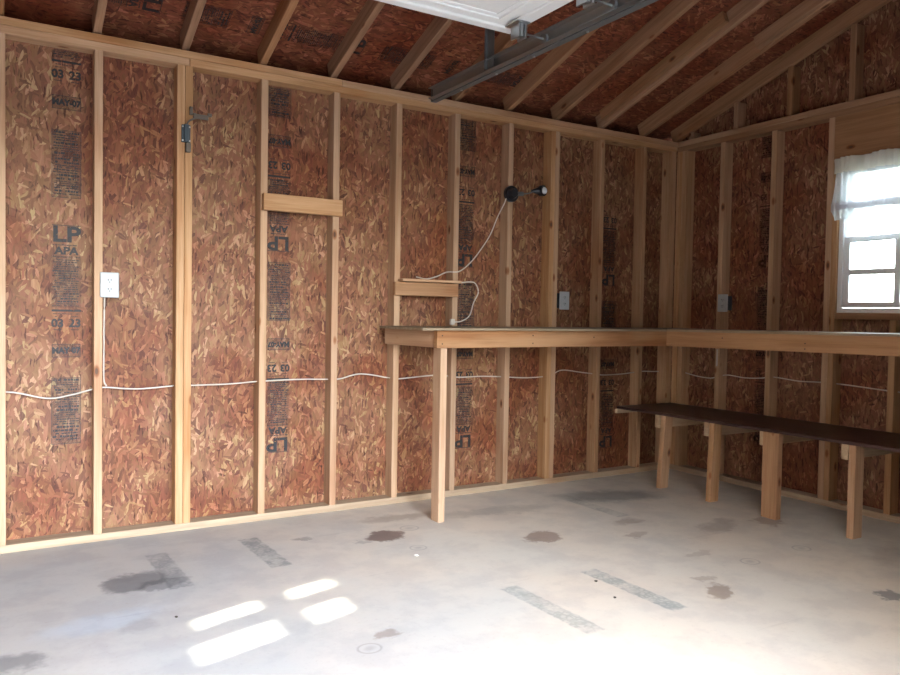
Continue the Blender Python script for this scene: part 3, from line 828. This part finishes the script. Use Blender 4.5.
# blue-grey bracket on the doubled stud
hg = thing('door_latch', 'blue-grey metal latch bracket with a rod, screwed to the doubled stud at upper left', 'latch', (-3.562, -.004, 2.045))
def hb(name, fn, mat):
    bm = bmesh.new(); fn(bm); return link(name, bm, mat, hg)
def f1(bm):
    add_box(bm, (-.022, -.006, -.045), (.022, .002, .045), .002); add_box(bm, (-.012, -.020, -.042), (.012, -.004, .046), .003)
    for x in (-.017, .017):
        pass
pl_ = hb('latch_plate', f1, M['bluegrey'])
for x in (-.017, .017):
    for z in (-.036, .034):
        bm = bmesh.new(); add_cyl(bm, (x, -.008, z), (0, 1, 0), .0042, .004, 10); link('screw', bm, M['steel'], hg)
hb('catch', lambda bm: (add_box(bm, (-.004, -.022, -.095), (.022, -.002, -.047), .003),), M['greyiron'])
hb('rod', lambda bm: add_tube(bm, spline([(0, -.012, .04), (.012, -.02, .062), (.04, -.03, .078), (.075, -.03, .088)], 5), .0045, 8), M['greyiron'])
hb('arm', lambda bm: (add_box(bm, (.03, -.036, .076), (.105, -.026, .100), .002), add_box(bm, (.012, -.030, .092), (.028, -.022, .135), .002), add_box(bm, (.028, -.030, .095), (.045, -.024, .105), .002), add_box(bm, (.100, -.036, .094), (.122, -.028, .112), .002)), M['greyiron'])

# black twin floodlight
lp = thing('floodlight', 'black twin-head floodlight on a stud of the long wall above the workbench', 'light fixture', (-1.529, -.001, 1.933))
def lo_(name, fn, mat, parent=None, smooth=False):
    bm = bmesh.new(); fn(bm); return link(name, bm, mat, parent or lp, smooth)
lo_('wall_plate', lambda bm: add_cyl(bm, (0, -.012, 0), (0, 1, 0), .052, .022, 32), M['black'])
lo_('hub', lambda bm: add_cyl(bm, (.0, -.035, 0), (0, -1, 0), .040, .03, 28, .026), M['black'])
lo_('knuckle', lambda bm: (add_cyl(bm, (.055, -.03, .003), (1, 0, .1), .014, .05, 14),), M['dsteel'])
lo_('arm', lambda bm: add_tube(bm, [(.04, -.03, .0), (.12, -.03, .012), (.18, -.035, .032)], .004, 8), M['dsteel'])
hd = lo_('lamp_head', lambda bm: (add_cyl(bm, (.180, -.035, .034), (1, -.35, .06), .007, .06, 20, .028), add_cyl(bm, (.222, -.050, .037), (.35, -1, -.05), .035, .028, 28)), M['black'])
lo_('lamp_lens', lambda bm: bmesh.ops.create_uvsphere(bm, u_segments=20, v_segments=12, radius=.024, matrix=Matrix.Translation((.228, -.064, .037)) @ Matrix.Diagonal((1, .5, 1, 1))), M['lens'], hd, True)

# cables
def on_stud_front(xs): return xs
def wall_cable(name, pts, label, r=.0042, cat='cable'):
    o = tube(name, pts, r, M['cable'], None, 8, 6); return tag(o, label, cat)
CP = [(-6.5, .75), (-5.8, .72), (-4.99, .75), (-4.6, .74), (-4.358, .7495), (-4.19, .712), (-4.09, .722), (-3.988, .7477), (-3.934, .7557), (-3.78, .742), (-3.6055, .752), (-3.51, .7513), (-3.33, .752),
      (-3.147, .7612), (-2.93, .765), (-2.754, .7605), (-2.68, .7612), (-2.547, .786), (-2.349, .7545), (-2.288, .750), (-2.035, .7643), (-1.87, .7471), (-1.70, .748), (-1.539, .7409), (-1.466, .7355),
      (-1.32, .728), (-1.137, .7366), (-1.03, .772), (-.85, .752), (-.7105, .7357), (-.634, .728), (-.45, .732), (-.267, .745), (-.17, .742), (-.09, .74)]
wall_cable('electrical_cable', [(x, .045, z) for x, z in CP], 'white cable running level through the studs of the long wall at knee height', .0038)
RP = [(-.05, .745), (-.2, .722), (-.33, .7164), (-.40, .735), (-.4866, .7504), (-.62, .742), (-.7552, .7511), (-.8468, .7653), (-1.03, .7541), (-1.1684, .7595), (-1.3387, .758), (-1.66, .7444), (-2.0, .74), (-2.9, .75)]
wall_cable('electrical_cable', [(.045, y, z) for y, z in RP], 'dim white cable running level through the studs below the window', .0038)
wall_cable('outlet_cable', [(-3.936, .03, 1.21), (-3.938, .025, 1.1), (-3.939, .024, .95), (-3.938, .03, .80), (-3.925, .045, .762)], 'white cable dropping down a stud below the leftmost outlet', .0038)
wall_cable('loose_cable', [(-1.565, -.012, 1.905), (-1.585, -.012, 1.86), (-1.61, .02, 1.78), (-1.66, .03, 1.66), (-1.74, .03, 1.55), (-1.83, .0, 1.47), (-1.915, -.012, 1.415), (-1.99, .01, 1.408),
                           (-2.05, .03, 1.38), (-2.12, .04, 1.362), (-2.19, .04, 1.372)], 'thin loose white cable hanging from the black floodlight down to the small shelf', .0038)
lc = thing('plugged_cord', 'short white cord looping from the small shelf down to a pale plug above the workbench', 'cord', (-1.93, -.02, 1.09))
cpts = [(-1.90, -.02, 1.345), (-1.84, -.008, 1.352), (-1.79, -.006, 1.345), (-1.765, -.006, 1.29), (-1.80, -.006, 1.22), (-1.83, -.008, 1.14), (-1.89, -.010, 1.105), (-1.95, -.012, 1.098)]
tube('cord', [Vector(p) - lc.location for p in cpts], .0038, M['cable'], lc)
bm = bmesh.new(); add_box(bm, (-.045, -.006, -.008), (-.015, .018, .028), .004); link('plug', bm, M['cable'], lc)
sc_ = tube('hanging_cable', [(-.006, -.425, .99 - .06), (-.007, -.426, .88), (-.006, -.424, .81)], .006, M['cable'], None)
tag(sc_, 'short dim white cable end on a stud under the bench near the corner', 'cable')

# ------------------------------------------------------------------ curtain on the window
cu = thing('window_curtain', 'white sheer gathered valance curtain hanging over the top of the window', 'curtain', (-.03, -1.26, 2.12))
def cloth(name, ya, yb, z0, z1, mat, amp, fr, xoff, left=lambda t: 0, wob=.004, nz=24, ny=220, ph=0.):
    bm = bmesh.new(); rows = []
    for j in range(nz + 1):
        t = j / nz; z = z1 + (z0 - z1) * t; row = []
        for i in range(ny + 1):
            s = i / ny; y = ya + (yb - ya) * s + left(t) * max(0, 1 - s * 6)
            g = noise.noise(Vector((y * 9 + ph, 0, 0))) * 2.0
            x = xoff + amp(t) * math.sin(y * fr + 3 * g + ph) + .6 * amp(t) * noise.noise(Vector((y * 30, z * 4, ph)))
            zz = z + (wob * math.sin(y * 31 + ph) + wob * 1.5 * noise.noise(Vector((y * 14, 3, ph)))) * (1 if j in (0, nz) else .6)
            row.append(bm.verts.new(Vector((x, y, zz)) - cu.location))
        rows.append(row)
    for a, b in zip(rows, rows[1:]):
        for i in range(ny): bm.faces.new((a[i], a[i + 1], b[i + 1], b[i]))
    o = link(name, bm, mat, cu, True)
    return o
YE = -2.30
cloth('ruffle_header', -1.268, YE, 2.035, 2.128, M['ruffle'], lambda t: .010 + .004 * t, 130, -.034, lambda t: -.018 * t + .0)
puff = lambda t: .012 * math.sin(math.pi * min(1, t * 1.1)) + .010 * (t - .5)
cloth('sheer_panel', -1.290, YE, 1.858, 2.040, M['sheer'], lambda t: .008 + .006 * t, 95, -.030, lambda t: .032 * t)
cloth('hem_band', -1.258, YE, 1.815, 1.860, M['hem'], lambda t: .014, 95, -.034, lambda t: .0)
cloth('sheer_panel', -1.258, YE, 1.755, 1.817, M['sheer'], lambda t: .014 - .006 * t, 95, -.034, lambda t: -.032 * t)
cloth('lower_sheer', -1.345, YE, 1.652, 1.86, M['sheer'], lambda t: .008, 60, -.008, lambda t: 0, .002, ph=4.)
bm = bmesh.new(); add_cyl(bm, Vector((-.010, (WY0 + YE) / 2 + .01, 2.095)) - cu.location, (0, 1, 0), .005, 1.02, 12)
link('curtain_rod', bm, M['white'], cu, True)

# ------------------------------------------------------------------ bits on the floor
def chip(x, y, s, label, mat, name='wood_chip'):
    bm = bmesh.new(); bmesh.ops.create_icosphere(bm, subdivisions=1, radius=1)
    rng = random.Random(int(abs(x * 1000)))
    for v in bm.verts: v.co = Vector((v.co.x * s * rng.uniform(.7, 1.3), v.co.y * s * .7 * rng.uniform(.7, 1.3), v.co.z * s * .35))
    o = link(name, bm, mat); o.location = (x, y, s * .36 + .0005); o.rotation_euler = (0, 0, rng.uniform(0, 3)); return tag(o, label, 'debris')
chip(-2.69, -.93, .012, 'tiny white chip lying on the floor left of the workbench post', M['debris'], 'white_chip')
chip(-2.17, -1.60, .010, 'tiny dark crumb on the floor beside the upper end of the right printed strip', M['debris2'], 'dark_crumb')
chip(-2.23, -1.78, .009, 'tiny brown splinter on the floor just left of the right printed strip', M['debris2'], 'brown_splinter')
chip(-3.82, -1.14, .009, 'tiny dark crumb on the floor above the sunlit patches at left', M['debris2'], 'dark_crumb')

# ------------------------------------------------------------------ house added out of view to block sun and sky light at the door
nh = box('blocker_house', (-10.4, -17.0, -.05), (-8.4, -3.95, 5.6), M['siding'])
tag(nh, 'tall brown house shape added out of view to block light at the overhead door', 'light blocker')
bm = bmesh.new()
for pts in (((-10.7, 5.6), (-9.4, 6.4), (-8.1, 5.6)),):
    a = [bm.verts.new((x, -17.2, z)) for x, z in pts]; b = [bm.verts.new((x, -3.93, z)) for x, z in pts]
    bm.faces.new(a); bm.faces.new(b[::-1])
    for i in range(3): bm.faces.new((a[i], b[i], b[(i + 1) % 3], a[(i + 1) % 3]))
bmesh.ops.recalc_face_normals(bm, faces=bm.faces)
link('blocker_roof', bm, M['shingle'], nh)

# ------------------------------------------------------------------ unseen shrub added outside the far window; its leaves break up the sun patches
sb = thing('dapple_shrub', 'tall thin leafy shrub added outside the far gable window to dapple the sun patches', 'shrub', (-7.6, -2.45, -.05))
leafm = simple('dapple_leaf', (.06, .12, .03), .5)
stem = tube('dapple_stem', [(0, 0, 0), (.03, .05, .7), (-.02, .12, 1.4), (.03, .22, 2.0), (0, .3, 2.25)], .012, simple('dapple_bark', (.09, .06, .04), .8), sb)
rng = random.Random(4)
bm = bmesh.new()
for k in range(260):
    h = rng.uniform(.5, 2.3); a = rng.uniform(0, 6.28); r = rng.uniform(.02, .20)
    c = Vector((r * math.cos(a), .04 + h * .11 + r * math.sin(a) * .9, h)); L = rng.uniform(.02, .04)
    # keep the gaps the light came through
    y, z = c.y - 2.45, c.z - .05
    if -2.72 < y < -2.33 and 1.75 < z + .0 < 2.02 and rng.random() < .93: continue
    R = Matrix.Rotation(rng.uniform(0, 6.28), 3, 'Z') @ Matrix.Rotation(rng.uniform(-1, 1), 3, 'Y')
    bm.faces.new([bm.verts.new(c + R @ Vector(q)) for q in ((0, 0, 0), (L, L * .4, .004), (L * 2, 0, 0), (L, -L * .4, .004))])
for cy, cz, r_, n_ in ((.04, 1.87, .035, 14), (.10, 2.09, .03, 8), (-.27 + .30, 1.90, .05, 5)):  # leaf clusters placed to notch the sun patches
    for k in range(n_):
        c = Vector((rng.uniform(-.04, .04), cy + rng.uniform(-r_, r_), cz + rng.uniform(-r_, r_) * .8)); L = rng.uniform(.010, .018)
        R = Matrix.Rotation(rng.uniform(-.6, .6), 3, 'X') @ Matrix.Rotation(rng.uniform(1.0, 2.1), 3, 'Y')
        bm.faces.new([bm.verts.new(c + R @ Vector(q)) for q in ((0, 0, 0), (L, L * .5, .004), (L * 2, 0, 0), (L, -L * .5, .004))])
tag(link('dapple_leaves', bm, leafm, sb), kind='stuff')
